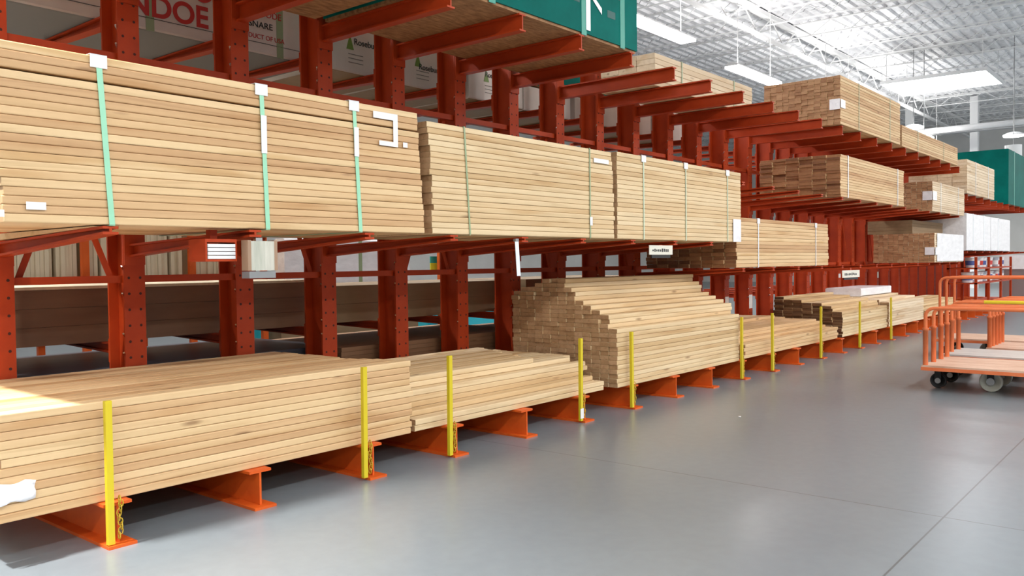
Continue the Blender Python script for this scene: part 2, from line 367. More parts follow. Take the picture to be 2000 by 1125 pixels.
# yellow stop posts chained to the base beams
POSTM = MB().prism([(-.015, -.012), (.015, -.012), (.015, .012), (-.015, .012)], 2, 0, .66).mesh('post', [YEL])
def chain_mesh():
    mb = MB(); z = .0
    for i in range(9):
        a = [(0.011 * math.cos(t), 0.018 * math.sin(t)) for t in [2 * math.pi * q / 8 for q in range(9)]]
        x0 = .045 + .006 * math.sin(i * 1.3); zc = .20 - i * .021
        mb.tube([(x0 + p, 0, zc + q) if i % 2 else (x0, p, zc + q) for p, q in a], .003, 5)
    return mb.mesh('chain', [CHAIN])
CHM = chain_mesh()
for k, dx in ((1, -.045), (3, -.085), (4, -.085), (6, -.085), (7, -.07), (10, -.13), (11, -.09), (13, -.13), (15, -.13), (17, -.12)):
    ref = ['first', 'second', 'third', 'fourth', 'fifth', 'sixth', 'seventh', 'eighth', 'ninth', 'tenth'][(1, 3, 4, 6, 7, 10, 11, 13, 15, 17).index(k)]
    t = thing('stop_post', 'yellow stop post with chain at the foot of the %s rack upright' % ORD[k], 'post', (X_of(k) + max(dx, -.10), D - .018, .018), 'yellow posts in front of the floor stacks')
    o = ob('post', POSTM, t); o.rotation_euler = (0, jit(.012), 0); ob('chain', CHM, t)
    if k == 6: MB().box(-.022, .022, -.014, -.0125, .02, .10).build('paper_label', PAPER, t)

# ------------------------------------------------------------------ loose boards stacked on the bases
def stack(ref, x0, L, yf, z0, wd, t, heights, side, end, kindword, shown, xoff=lambda c, l: 0, xj=.012, yj=.003, Lf=None):
    inner = []
    for c, n in enumerate(heights):
        for l in range(n):
            xc = x0 + L / 2 + xoff(c, l) + jit(xj); y = yf + c * wd - (.002 + abs(jit(yj)) if c == 0 else 0); z = z0 + .0015 + l * t
            if shown(c, l, n):
                if l == n - 1 and c: lab = '%s board topping %s, %s row back from the aisle' % (kindword, ref, ORD[c + 1])
                elif c == 0: lab = '%s board, %s up in the aisle face of %s' % (kindword, ORD[l + 1], ref)
                else: lab = '%s board, %s up in the %s row back in %s' % (kindword, ORD[l + 1], ORD[c + 1], ref)
                LL = L if Lf is None else Lf(c, l)
                o = ob('lumber_board', board_mesh(LL, wd - .002, t - .0012, side, end), None, (xc - (L - LL) / 2 if Lf else xc, y, z), (0, 0, jit(.0007) if c == 0 else 0))
                tag(o, lab, 'board', 'loose boards of ' + ref)
            else: inner.append((xc, y, z))
    if inner:
        o = inner_boards('lumber_boards', inner, L, wd - .002, t - .0012, side, end)
        tag(o, 'boards packed deep inside ' + ref, 'boards', 'loose boards of ' + ref, 'stuff')
YF = D + .06; T = .039
edge = lambda c, l, n: c == 0 or l == n - 1
stack('the even-topped floor stack', 1.34, 2.40, YF, .2, .089, T, [12] * 14, FIR, PINE_END, 'pine', edge,
      xoff=lambda c, l: (-.035 * c if l == 11 and c < 6 else -.15 if l == 11 else 0), xj=.018)
h2 = [2, 3, 6] + [8] * 11
stack('the half-sold floor stack', 3.79, 2.2, YF + .01, .2, .089, T, h2, PINE, PINE_END, 'pine', lambda c, l, n: c == 0 or l == n - 1 or (c, l) in ((1, 2), (1, 1), (2, 2), (2, 3), (2, 4), (3, 6), (3, 5)),
      xoff=lambda c, l: 0, xj=.02, Lf=lambda c, l: {0: 2.2, 1: 2.17, 2: 2.1 if l < 4 else 2.19}.get(c, 1.45 + .04 * c if l == 7 else 2.08))
h3 = [13, 16, 17, 18, 19, 22, 24, 24, 24, 23, 22, 22, 21]
stack('the tall stepped floor stack', 6.13, 2.42, YF - .03, .2, .089, T, h3, PINE, PINE_END, 'pine',
      lambda c, l, n: c < 5 or l >= n - 3, xoff=lambda c, l: jit(.03) if l >= h3[c] - 3 and c else 0, xj=.010)
h4 = [4, 5, 7] + [7] * 4 + [8] * 5
stack('the thin floor stack', 8.76, 3.0, YF, .2, .105, T, h4, FIR, PINE_END, 'pine', edge,
      xj=.02, Lf=lambda c, l: 3.0 if c < 1 or l < 4 else 2.85 - .03 * c)
h5 = [9, 11, 12, 12, 13, 13, 14]
stack('the dark-ended floor stack', 11.95, 2.1, YF, .2, .14, T, h5, PINE, DARK_END, 'pine', lambda c, l, n: edge(c, l, n) or l % 3 == 0, xj=.03)
stack('the far pale floor stack', 14.15, 2.1, YF, .2, .14, T, [10, 11, 11, 12, 12, 12, 12], CREAM, PINE_END, 'pale', edge, xj=.02)
stack('the floor stack behind the carts', 16.9, 3.4, YF + .1, .2, .14, T, [3, 4, 6, 6, 7, 7], PINE, PINE_END, 'pine', edge, xj=.05)

# ------------------------------------------------------------------ strapped bundles
def bundle(name, label, cat, x0, L, y0, z0, wd, t, nc, nl, side, end, straps=(), smat=STRAP, sw=.026, prot=True, xj=.006, shear=0.0, ends=False, group=None, gap=None, yj=.004):
    root = thing(name, label, cat, (x0 + L / 2, y0, z0 + .006), group)
    inner = []; cnt = 0
    me = board_mesh(L, wd - .002, t - .0012, side, end)
    Hh = nl * t + (gap[1] if gap else 0); W = nc * wd
    order = [(0, l) for l in range(nl)] + [(c, nl - 1) for c in range(1, nc)] + [(c, 0) for c in range(1, nc)]
    if ends: order += [(c, l) for c in range(1, nc) for l in range(1, nl - 1)]
    keep = set(order[:100])
    for c in range(nc):
        for l in range(nl):
            x = -shear * l / nl + jit(xj); y = c * wd - (abs(jit(yj)) if c == 0 else 0); z = l * t + (gap[1] if gap and l >= gap[0] else 0)
            if (c, l) in keep: ob('board', me, root, (x, y, z))
            else: inner.append((x, y, z))
    if inner: inner_boards('inner_boards', inner, L - .01, wd - .002, t - .0012, side, end, root)
    for xs in straps:
        xt, xb = xs if isinstance(xs, tuple) else (xs, xs)
        xt -= x0 + L / 2; xb -= x0 + L / 2; e = .007; th = .002; mb = MB()
        def seg(a, b2, n1):
            (ya, za), (yb, zb) = a, b2; sx = lambda z: xb + (xt - xb) * (z / Hh)
            vs = []
            for (yy, zz) in (a, b2):
                for dn in (0, th):
                    for dx in (-sw / 2, sw / 2): vs.append((sx(zz) + dx, yy + n1[0] * dn, zz + n1[1] * dn))
            mb.add(vs, [(0, 1, 5, 4), (2, 6, 7, 3), (0, 4, 6, 2), (1, 3, 7, 5), (0, 2, 3, 1), (4, 5, 7, 6)])
        seg((-e, -.001), (-e, Hh + .001), (-1, 0)); seg((-e, Hh + .001), (W + .002, Hh + .001), (0, 1)); seg((W + .002, Hh + .001), (W + .002, -.001), (1, 0)); seg((-e, -.003), (W + .002, -.003), (0, -1))
        mb.build('strap', smat, root)
        if prot:
            MB().box(xt - .038, xt + .038, -e - .004, -e - .0025, Hh - .055, Hh + .004).box(xt - .038, xt + .038, -e - .004, .06, Hh + .0032, Hh + .005).build('corner_protector', PAPER if smat is STRAP else FILM, root)
    return root
u1 = bundle('lumber_bundle', 'long pine bundle with three green straps and a torn white label, on the middle arms', 'lumber bundle', 1.375, 2.45, D, MIDZ, .14, .0376, 8, 20, FIR, PINE_END,
            [(1.776, 1.82), (2.624, 2.65), (3.251, 3.288)], shear=.06, gap=(17, .008), group='strapped bundles on the middle arms')
c1 = 1.375 + 2.45 / 2
lx = lambda X: X - c1
MB().box(lx(3.395), lx(3.592), -.013, -.0115, .685, .725).box(lx(3.555), lx(3.592), -.013, -.0115, .525, .685).box(lx(3.44), lx(3.555), -.013, -.0115, .525, .553).box(lx(3.635), lx(3.672), -.013, -.0115, .53, .56).build('torn_label', PAPER, u1)['label'] = 'torn white stapled label'
for xa, z0_, z1_ in ((3.262, .44, .61), (2.632, .40, .60)):
    MB().box(lx(xa) - .016, lx(xa) + .018, -.0145, -.0125, z0_, z1_).build('paper_strip', WSTRAP, u1)
MB().box(lx(1.455), lx(1.535), -.013, -.0115, .055, .088).box(lx(1.335), lx(1.37), -.013, -.0115, .02, .05).build('end_tag', PAPER, u1)
u2 = bundle('lumber_bundle', 'pine bundle with thin dark straps on the middle arms, second along', 'lumber bundle', 3.90, 2.16, D, MIDZ, .14, .038, 8, 19, PINE, PINE_END, [(4.201, 4.247), 5.69], DSTRAP, .014, False, xj=.014, shear=.035, group='strapped bundles on the middle arms')
MB().box(.76, .98, -.013, -.0115, .615, .65).build('paper_label', PAPER, u2)
MB().box(.70, .735, -.013, -.0115, .10, .17).build('paper_label', PAPER, u2)
u3 = bundle('lumber_bundle', 'pale pine bundle with three pale straps and a white end tag on the middle arms', 'lumber bundle', 6.105, 2.44, D, MIDZ, .14, .0388, 8, 19, PINE, PINE_END, [6.53, 7.31, 8.215], mat('pale_strap', (.55, .66, .50), .4), .016, True, xj=.006, group='strapped bundles on the middle arms')
MB().box(1.01, 1.20, -.013, -.0115, .0, .24).build('end_tag', FILM, u3)
u4 = bundle('lumber_bundle', 'honey pine bundle lying low on the arms just past the pale strapped bundle', 'lumber bundle', 8.585, 2.84, D + .07, 1.2, .14, .042, 8, 13, FIR, CEDAR_END, [9.15, 10.95], WSTRAP, .02, True, xj=.02, ends=True)
bundle('timber_bundle', 'rough brown-ended cedar timber bundle between the second and top arms', 'lumber bundle', 11.70, 3.06, D, 2.13, .19, .036, 6, 16, FIR, CEDAR_END, [12.0, 14.4], WSTRAP, .03, False, xj=.022, ends=True)
tb = bundle('stud_bundle', 'big stud bundle with zigzag ends on the top arms, a white tag at its corner', 'lumber bundle', 11.64, 2.83, D - .02, TOPZ, .089, .0385, 12, 17, FIR, STUD_END, [12.4, 13.9], DSTRAP, .02, False, xj=.012, ends=True)
MB().box(-1.43, -1.425, .0, .14, .20, .34).box(-1.43, -1.25, -.014, -.012, .22, .33).build('end_tag', FILM, tb)
bundle('stud_bundle', 'lower stud bundle on the top arms behind the big zigzag-ended one', 'lumber bundle', 14.65, 3.9, D, TOPZ, .14, .0385, 8, 9, FIR, PINE_END, [15.6, 17.4], DSTRAP, .02, False)
tb = bundle('stud_bundle', 'zigzag-ended stud bundle on the second arms behind the rough cedar bundle', 'lumber bundle', 16.60, 2.55, D, 2.13, .089, .0385, 12, 14, CREAM, STUD_END, [17.2, 18.6], WSTRAP, .025, False, xj=.012, ends=True)
MB().box(-1.29, -1.283, .0, .16, .2, .36).box(-1.29, -1.0, -.014, -.012, .2, .36).build('end_tag', FILM, tb)
tb = bundle('stud_bundle', 'zigzag-ended stud bundle with white film on its face on the lowest arms', 'lumber bundle', 16.76, 2.28, D, 1.2, .089, .0385, 12, 14, CREAM, STUD_END, [17.3, 18.5], WSTRAP, .025, False, xj=.012, ends=True)
MB().box(-1.0, 1.13, -.016, -.012, .02, .535).build('plastic_film', FILM, tb)
MB().box(-1.148, -1.143, .0, .16, .14, .28).box(-1.148, -.9, -.020, -.017, .14, .28).build('end_tag', FILM, tb)
bundle('board_bundle', 'cream board bundle on the raised arms in front of the far teal pack', 'lumber bundle', 19.3, 2.8, D - .02, 2.6, .28, .058, 4, 12, CREAM, CREAM, [20.1, 21.4], WSTRAP, .03, False, ends=True)
bundle('board_bundle', 'pale boards lying back on the top arms next to the teal stack', 'lumber bundle', 7.72, 2.4, 4.45, TOPZ, .22, .056, 3, 6, CREAM, CREAM, [8.3, 9.6], DSTRAP, .02, False, ends=True)
sp_ = [(-.036, -.05, -.0025), (.036, -.05, -.0025), (.036, -1.24, -.036), (-.036, -1.24, -.036), (-.036, -.05, -.0004), (.036, -.05, -.0004), (.036, -1.24, -.0004), (-.036, -1.24, -.0004)]
tag(MB().add([(x, -y, z) for x, y, z in sp_], [(0, 3, 2, 1), (4, 5, 6, 7), (0, 1, 5, 4), (1, 2, 6, 5), (2, 3, 7, 6), (3, 0, 4, 7)]).build('dunnage_board', FIR, None, (1.80, D, MIDZ + .0015)), 'pine spacer board lying along the first arm under the long bundle', 'spacer board')

# ------------------------------------------------------------------ wrapped packs
def pack(name, label, cat, x0, x1, y0, y1, z0, z1, M, under, straps=(), smat=None, body=None, group=None):
    r = thing(name, label, cat, ((x0 + x1) / 2, y0, z0 + .004), group); w2 = (x1 - x0) / 2; dy = y1 - y0; h = z1 - z0; c = .018
    pr = [(0, c), (c * .3, c * .3), (c, 0), (dy - c, 0), (dy, c), (dy, h - c), (dy - c, h), (c, h), (c * .3, h - c * .3), (0, h - c)]
    mb = MB(); mb.prism(pr, 0, -w2, w2)
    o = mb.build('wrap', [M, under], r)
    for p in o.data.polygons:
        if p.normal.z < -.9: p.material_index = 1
    for xs in straps:
        xs -= (x0 + x1) / 2
        MB().box(xs - .03, xs + .03, -.003, -.001, .0, h).box(xs - .03, xs + .03, -.003, dy, h + .001, h + .003).build('strap', smat or DSTRAP, r)
    return r
t = thing('panel_stack', 'tall teal-wrapped sheathing stack with a brown underside on the top arms', 'panel stack', (5.24, D + .02, TOPZ + .002))
ob('sheets', MB().box(-1.21, 1.21, 0, 1.21, 0, .03).box(-1.205, 1.205, .004, 1.205, .03, .88).mesh('sheets', [OSB]), t)
MB().box(-1.222, 1.222, -.012, -.002, .022, .90).box(-1.222, -1.212, -.002, 1.22, .022, .90).box(1.212, 1.222, -.002, 1.22, .022, .90).box(-1.212, 1.212, 1.212, 1.22, .022, .90).build('wrap', TEAL, t)
for xs in (-.72, .405, .98): MB().box(xs - .035, xs + .035, -.016, -.0125, .003, .90).build('strap', TEALS, t)
MB().box(.43, .49, -.02, -.0165, .05, .36).build('paper_label', FILM, t); MB().box(.60, .75, -.02, -.0165, .42, .56).build('paper_label', PAPER, t)
MB().add([(.50, -.018, .33), (.66, -.018, .22), (.66, -.018, .27), (.50, -.018, .37), (.50, -.016, .33), (.66, -.016, .22), (.66, -.016, .27), (.50, -.016, .37)], [(0, 1, 2, 3), (7, 6, 5, 4), (0, 4, 5, 1), (1, 5, 6, 2), (2, 6, 7, 3), (3, 7, 4, 0)]).build('light_flash', FILM, t)  # pale diagonal strip drawn as a flash of light on the wrap
for (xx, zz, ww, hh) in ((-.5, .30, .30, .05), (-.3, .42, .5, .05), (.1, .25, .25, .04), (.75, .22, .12, .06), (-.95, .35, .25, .05), (.9, .40, .1, .04)):
    MB().box(xx, xx + ww, -.0135, -.0122, zz, zz + hh).build('printed_mark', mat('dark_teal_ink', (.01, .09, .08), .5), t)
t = thing('panel_stack', 'bare tan sheathing stack on the top arms, over the red-lettered pack', 'panel stack', (2.72, D + .03, TOPZ + .002))
mb = MB()
for q in range(40): mb.box(-1.215 + jit(.003), 1.215 + jit(.003), jit(.003), 1.2, q * .0185, q * .0185 + .0175)
mb.build('sheets', OSB, t)
for xs in (-.75, .75): MB().box(xs - .012, xs + .012, -.008, -.005, 0, .745).box(xs - .012, xs + .012, -.008, 1.21, .7405, .743).build('strap', DSTRAP, t)
BY = 5.62
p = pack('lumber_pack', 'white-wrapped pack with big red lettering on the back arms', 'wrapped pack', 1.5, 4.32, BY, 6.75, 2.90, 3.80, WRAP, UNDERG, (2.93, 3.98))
px0 = (1.5 + 4.32) / 2
text('lettering', 'NDOE', .21, RED, p, (2.77 - px0, -.004, .105), FRONT, 1.0, off=.05); text('lettering', 'WOOB', .21, RED, p, (2.85 - px0, -.004, .29), FRONT, 1.0, off=.05)
text('lettering', 'SNARE', .065, BLACK, p, (3.70 - px0, -.004, .20), FRONT, 1.1); text('lettering', 'PRODUCT OF USA', .05, RED, p, (3.60 - px0, -.004, .115), FRONT, 1.0)
text('lettering', 'WOODE', .07, RED, p, (3.72 - px0, -.004, .29), FRONT, 1.0); text('lettering', 'ARANE', .05, BLACK, p, (3.9 - px0, -.004, .40), FRONT)
MB().box(-1.38, 1.38, -.003, -.001, .085, .089).build('fold_line', BLACK, p)
for i, (xa, xb) in enumerate(((4.42, 5.20), (5.24, 6.12), (6.16, 7.0), (7.05, 7.9), (7.95, 8.8), (8.85, 9.7), (9.75, 10.6))):
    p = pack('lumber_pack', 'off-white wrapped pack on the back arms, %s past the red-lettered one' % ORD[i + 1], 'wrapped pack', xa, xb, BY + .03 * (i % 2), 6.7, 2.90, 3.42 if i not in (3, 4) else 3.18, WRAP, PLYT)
    lx0 = -(xb - xa) / 2
    if i < 3:
        text('lettering', 'Roseburg', .075, BLACK, p, (.30 + lx0 - .03 * i, -.004, .25 - .07 * (i == 1)), FRONT)
        MB().prism([(.22 + lx0, .20), (.30 + lx0, .20), (.26 + lx0, .33)], 1, -.003, -.001).build('tree_logo', GREENINK, p)
        for q in range(3): MB().box(.24 + lx0, .40 + lx0, -.003, -.001, .09 + .035 * q, .096 + .035 * q).build('printed_line', mat('grey_ink', (.2, .18, .16)), p)
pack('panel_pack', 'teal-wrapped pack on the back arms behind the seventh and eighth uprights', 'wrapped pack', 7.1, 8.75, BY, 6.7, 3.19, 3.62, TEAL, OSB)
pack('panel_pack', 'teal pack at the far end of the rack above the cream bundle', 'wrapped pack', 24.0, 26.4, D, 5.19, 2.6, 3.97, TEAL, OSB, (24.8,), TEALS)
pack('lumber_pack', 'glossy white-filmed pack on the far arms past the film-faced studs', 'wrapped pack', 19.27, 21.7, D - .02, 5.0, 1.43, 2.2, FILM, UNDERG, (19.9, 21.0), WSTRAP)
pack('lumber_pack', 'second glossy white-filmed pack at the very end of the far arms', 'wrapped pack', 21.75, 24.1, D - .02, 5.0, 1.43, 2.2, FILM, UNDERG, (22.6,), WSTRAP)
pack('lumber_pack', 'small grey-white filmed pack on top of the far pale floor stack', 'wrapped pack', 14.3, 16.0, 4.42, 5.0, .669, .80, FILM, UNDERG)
# sheet goods on the back side
def sheets(label, x0, x1, y0, y1, z0, z1, M, n, top=None, name='sheet_stack'):
    r = thing(name, label, 'sheet stack', ((x0 + x1) / 2, y0, z0 + .0015)); w2 = (x1 - x0) / 2; mb = MB(); t_ = (z1 - z0) / n
    for i in range(n):
        j = jit(.006); mb.box(-w2 + j, w2 + j, jit(.004), y1 - y0, i * t_, i * t_ + t_ - .0015)
    mb.build('sheets', M, r)
    if top: MB().box(-w2, w2, -.01, y1 - y0, z1 - z0, z1 - z0 + .018).build('cover_sheet', top, r)
    return r
sheets('dark brown sheet stack on the back arms behind the first three uprights', 1.25, 4.30, 5.60, 6.72, .80, 1.15, PLY, 3, DOORP)
sheets('tan sheet stack on the back arms behind the fourth to seventh uprights', 4.42, 6.95, 5.64, 6.72, .80, 1.11, PLYT, 2)
sheets('tan sheet stack on the back arms behind the stepped stack', 7.05, 9.5, 5.64, 6.72, .80, 1.11, PLYT, 2)
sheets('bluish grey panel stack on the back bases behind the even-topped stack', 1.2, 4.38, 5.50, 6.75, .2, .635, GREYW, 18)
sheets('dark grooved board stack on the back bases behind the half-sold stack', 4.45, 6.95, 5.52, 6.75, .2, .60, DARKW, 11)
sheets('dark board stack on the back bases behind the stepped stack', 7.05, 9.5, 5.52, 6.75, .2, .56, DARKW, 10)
sheets('brown plywood sheets lying on the film-faced stud bundle', 16.9, 19.2, 4.3, 5.1, 1.75, 2.0, PLYT, 4)

# ------------------------------------------------------------------ next aisle, seen through the rack
r = thing('panel_rack', 'orange shelf frame of upright panels across the next aisle', 'shelf rack', (5.2, 8.5, 0))
for xx in (-2.35, -1.48, -.35, .55): MB().box(xx - .035, xx + .035, 0, .05, 0, 2.6).box(xx - .035, xx + .035, 1.1, 1.15, 0, 2.6).build('post', BRIGHT, r)
MB().box(-2.4, .6, .0, 1.15, .95, 1.03).build('shelf', BRIGHT, r)
pm = [MB().box(-.0185, .0185, 0, .9, 0, h_).mesh('panel', [DOORP]) for h_ in (1.9, 1.8, 2.0)]
xx = 2.95
while xx < 5.65:
    if abs(xx - 3.72) > .06 and abs(xx - 4.85) > .06:
        tag(ob('door_panel', random.choice(pm), None, (xx, 8.58 + jit(.02), 1.032), (0, 0, 0)), 'pale door panel standing on edge on the orange shelf across the next aisle', 'panel', 'pale panels on the shelf across the next aisle')
    xx += .0395 if random.random() > .08 else .07
for i, (xa, xb, ya, za, zb, lab) in enumerate(((5.86, 6.6, 9.0, 0, .62, 'cyan pack on the floor across the next aisle, behind the third upright'), (7.3, 8.9, 9.0, 0, .66, 'cyan pack on the floor across the next aisle, behind the fourth upright'), (9.1, 11.4, 9.0, 0, .72, 'cyan pack on the floor across the next aisle, behind the fifth upright'))):
    pack('insulation_pack', lab, 'wrapped pack', xa, xb, ya, ya + 1, za, zb, CYAN, UNDERG, (xa + .3, xb - .3), WSTRAP)
pack('bright_stand_in', 'white block added for the bright background across the next aisle, past the door panels', 'wrapped pack', 6.2, 8.3, 8.75, 8.95, 1.0, 1.62, FILM, UNDERG, (6.7, 7.4), DSTRAP)  # added white block, stands in for the brightly lit far background
MB_sh = tag(MB().box(6.1, 8.4, 8.70, 8.98, 0, .99).build('low_cabinet', PLYT), 'brown cabinet carrying the added bright block across the next aisle', 'cabinet')
for i, xx in enumerate((9.0,)):
    tag(MB().box(-.05, .05, 0, .05, 0, 2.2).build('rack_post', BRIGHT, None, (xx, 8.8, 0)), 'orange post across the next aisle, %s past the panel shelf' % ORD[i + 1], 'post')
s = thing('aisle_sign', 'yellow and teal sign across the next aisle, seen past the fifth upright', 'sign', (9.15, 8.9, 0))
MB().box(-.28, .28, 0, .02, 1.15, 1.30).build('yellow_panel', YEL, s); MB().box(-.28, .45, 0, .02, 1.30, 1.40).build('teal_panel', TEALS, s); MB().box(-.02, .02, .02, .05, 0, 1.3).build('post', GREY, s)

# ------------------------------------------------------------------ signs and holders hung on the rack
s = thing('sign_holder', 'clear curved sign holder hanging from the second middle arm', 'sign holder', (2.60, D - .03, 1.26))
n = 8; cv = [(-.07 + .14 * q / n, -.02 * math.sin(math.pi * q / n)) for q in range(n + 1)]
MB().loft([[(x, y_, 0) for x, y_ in cv] + [(x, y_ + .004, 0) for x, y_ in cv[::-1]], [(x, y_, .155) for x, y_ in cv] + [(x, y_ + .004, .155) for x, y_ in cv[::-1]]]).build('plate', CLEAR, s)
BRB = mat('brown_bracket', (.35, .22, .14), .5); MB().box(-.09, -.07, 0, .06, .0, .16).build('side_bracket', BRB, s); MB().box(.07, .09, 0, .06, .0, .16).build('side_bracket', BRB, s); MB().box(-.02, .02, .032, .06, .155, .1735).build('hook', STEEL, s); MB().box(-.09, .07, -.01, .06, -.04, -.004).build('foot', GREY, s)
s = thing('tag_tray', 'red tray of white tag paper hung beside the clear sign holder', 'tray', (2.40, D + .05, 1.33))
MB().box(-.09, .09, -.01, .15, .078, .095).box(-.09, -.08, -.01, .15, -.02, .078).box(.08, .09, -.01, .15, -.02, .078).box(-.02, .02, .06, .10, .095, .145).box(-.08, .08, -.01, .15, -.02, -.008).build('tray', ORANGE, s)
for q in range(4): MB().box(-.078, .078, -.015, .14, -.007 + q * .020, .009 + q * .020).build('paper_block', PAPER, s)
s = thing('hanging_tag', 'narrow white price strip hanging from the fifth middle arm', 'price tag', (4.76, D - .012, 1.19)); MB().add([(-.02, 0, 0), (.02, 0, 0), (.0, 0, .25), (-.04, 0, .25), (-.02, .003, 0), (.02, .003, 0), (.0, .003, .25), (-.04, .003, .25)], [(0, 1, 2, 3), (7, 6, 5, 4), (0, 4, 5, 1), (1, 5, 6, 2), (2, 6, 7, 3), (3, 7, 4, 0)]).build('strip', WSTRAP, s); MB().box(-.035, .0, -.002, .02, .25, .27).build('clip', GREY, s)
for (xa, xb, za, zb, lab, rail) in ((6.60, 7.02, 1.345, 1.43, 'cream price sign hung under the pale strapped bundle', MIDZ - .04), (11.72, 12.45, 1.03, 1.13, 'cream price sign hung under the far end of the honey bundle', 1.165)):
    s = thing('price_sign', lab, 'price sign', ((xa + xb) / 2, D - .02, za)); w2 = (xb - xa) / 2
    MB().box(-w2, w2, 0, .006, 0, zb - za).build('panel', SIGN, s); MB().box(-w2 * .8, w2 * .8, .0, .012, -.03, -.002).build('scan_rail', BLK, s)
    MB().box(-.03, .03, .006, .03, 0, rail - za).build('hanger', ORANGE, s)
    for q in range(9):
        xq = -w2 * .75 + q * w2 * .16; MB().box(xq, xq + w2 * .10, -.0015, -.0002, (zb - za) * (.32 + jit(.04)), (zb - za) * (.6 + jit(.06))).build('printed_mark', BLACK, s)

# ------------------------------------------------------------------ orange flat carts
def wheel_mb(r, wd):
    mb = MB(); pr = [(.35 * r, -wd * .3), (.8 * r, -wd * .35), (.86 * r, -wd / 2), (.96 * r, -wd / 2), (r, -wd * .3), (r, wd * .3), (.96 * r, wd / 2), (.86 * r, wd / 2), (.8 * r, wd * .35), (.35 * r, wd * .3)]
    n = 28; rings = [[(x, p[0] * math.sin(a), p[0] * math.cos(a)) for (p, x) in [(q, q[1]) for q in pr]] for a in [2 * math.pi * i / n for i in range(n)]]
    k = len(pr); vs = [v for rg in rings for v in rg]; fs = []
    for i in range(n):
        for j in range(k): fs.append((i * k + j, i * k + (j + 1) % k, ((i + 1) % n) * k + (j + 1) % k, ((i + 1) % n) * k + j))
    mb.add(vs, fs, 0, True); return mb
def cart(label, x, y, wx, ly, zd, hoops, deckm, rz=0.0, bar=None, bar_i=0):
    c = thing('flat_cart', label, 'cart', (x, y, 0), 'orange flat carts in the aisle', rz)
    MB().box(0, wx, -ly, 0, zd - .045, zd - .012).build('frame', CARTO, c)
    nb = 4; bw = wx / nb; d = MB()
    for q in range(nb): d.box(q * bw + .003, (q + 1) * bw - .003, -ly + .005, -.005, zd - .012, zd + .006)
    d.build('deck', deckm, c)
    for i, (hx, hz) in enumerate(hoops):
        for yy in (-.035, -ly + .035): MB().tube([(hx, yy, zd), (hx, yy, zd + .34), (hx, yy, zd + .341), (hx, yy, zd + .365)], [.024, .024, .029, .029], 10).build('socket', CARTO, c)
        ya, yb, rr = -.035, -ly + .035, .075
        pts = [(hx, ya, zd + .34), (hx, ya, hz - rr)] + [(hx, ya - rr + rr * math.cos(t), hz - rr + rr * math.sin(t)) for t in (.4, .8, 1.2, 1.57)]
        pts += [(hx, yb + rr - rr * math.sin(t), hz - rr + rr * math.cos(t)) for t in (0, .4, .8, 1.2)] + [(hx, yb, hz - rr), (hx, yb, zd + .34)]
        MB().tube(pts, .017, 10).build('hoop', CARTO, c)
        if bar and i == bar_i: MB().tube([(hx, -.35, hz + .005), (hx, -ly + .15, hz + .005)], .02, 10).build('grip', YEL, c)
    for (wx_, wy_, r_) in ((.30, -.09, .075), (.30, -.55, .10), (wx - .12, -.09, .075), (wx - .12, -.55, .10), (.30, -ly + .1, .075), (wx - .12, -ly + .1, .075)):
        wo = wheel_mb(r_, .045).build('wheel', BLK if r_ < .09 else RUBBERG, c, (wx_, wy_, r_ + .0))
        MB().tube([(-.04, 0, 0), (.04, 0, 0)], r_ * .36, 14).build('hub', GREY, wo)
        MB().box(wx_ - .034, wx_ - .028, wy_ - .03, wy_ + .03, r_ - .01, zd - .045).box(wx_ + .028, wx_ + .034, wy_ - .03, wy_ + .03, r_ - .01, zd - .045).build('fork', BLK, c)
    return c
cart('orange flat cart with a wooden deck, at the front of the cart row', 8.80, 2.16, .92, 1.45, .245, [(.03, .80), (.34, .79), (.64, .79), (.89, .79)], DECK)
cart('orange flat cart with a worn grey deck, second in the cart row', 9.88, 2.22, .80, 1.45, .25, [(.30, .80), (.62, .80)], DECKG, 0, True)
cart('orange flat cart with low reddish hoops, third in the cart row', 10.86, 1.98, .85, 1.45, .25, [(.03, .80), (.22, .80), (.41, .80), (.60, .80), (.79, .80)], DECK, 0, True, 2)
cart('orange flat cart with the tallest hoops, at the back of the cart row', 11.9, 2.74, .9, 1.6, .25, [(.05, 1.03), (.40, 1.03), (.85, 1.03)], DECK)

# ------------------------------------------------------------------ far end of the hall
sh = thing('steel_shelf', 'low steel shelf of buckets under the far white-filmed packs', 'shelf', (22.75, D + .05, .202))
for z in (.03, .50, .83): MB().box(-2.1, 2.1, 0, .6, z, z + .03).build('shelf_board', ORANGE, sh)
for xx in (-2.07, -.7, .75, 2.07): MB().box(xx - .03, xx + .03, .0, .05, 0, 1.10).box(xx - .03, xx + .03, .55, .6, 0, 1.10).build('post', ORANGE, sh)
def bucket_meshes(M, B):
    b = MB(); n = 20; rg = lambda r, z: [(r * math.cos(2 * math.pi * i / n), r * math.sin(2 * math.pi * i / n), z) for i in range(n)]
    b.loft([rg(.105, 0), rg(.118, .20)], smooth=True); l = MB(); l.loft([rg(.124, .20), rg(.124, .225)], smooth=True)
    bd = MB(); bd.loft([rg(.1095, .05), rg(.1165, .15)], smooth=True)
    return b.mesh('body', [M]), l.mesh('lid', [M]), bd.mesh('band', [B])
bk = [bucket_meshes(WHITE, mat('blue_label', (.08, .12, .35), .4)), bucket_meshes(WHITE, mat('red_label', (.6, .06, .05), .4)), bucket_meshes(mat('grey_tin', (.5, .5, .55), .3, .6), WHITE)]
i = 0
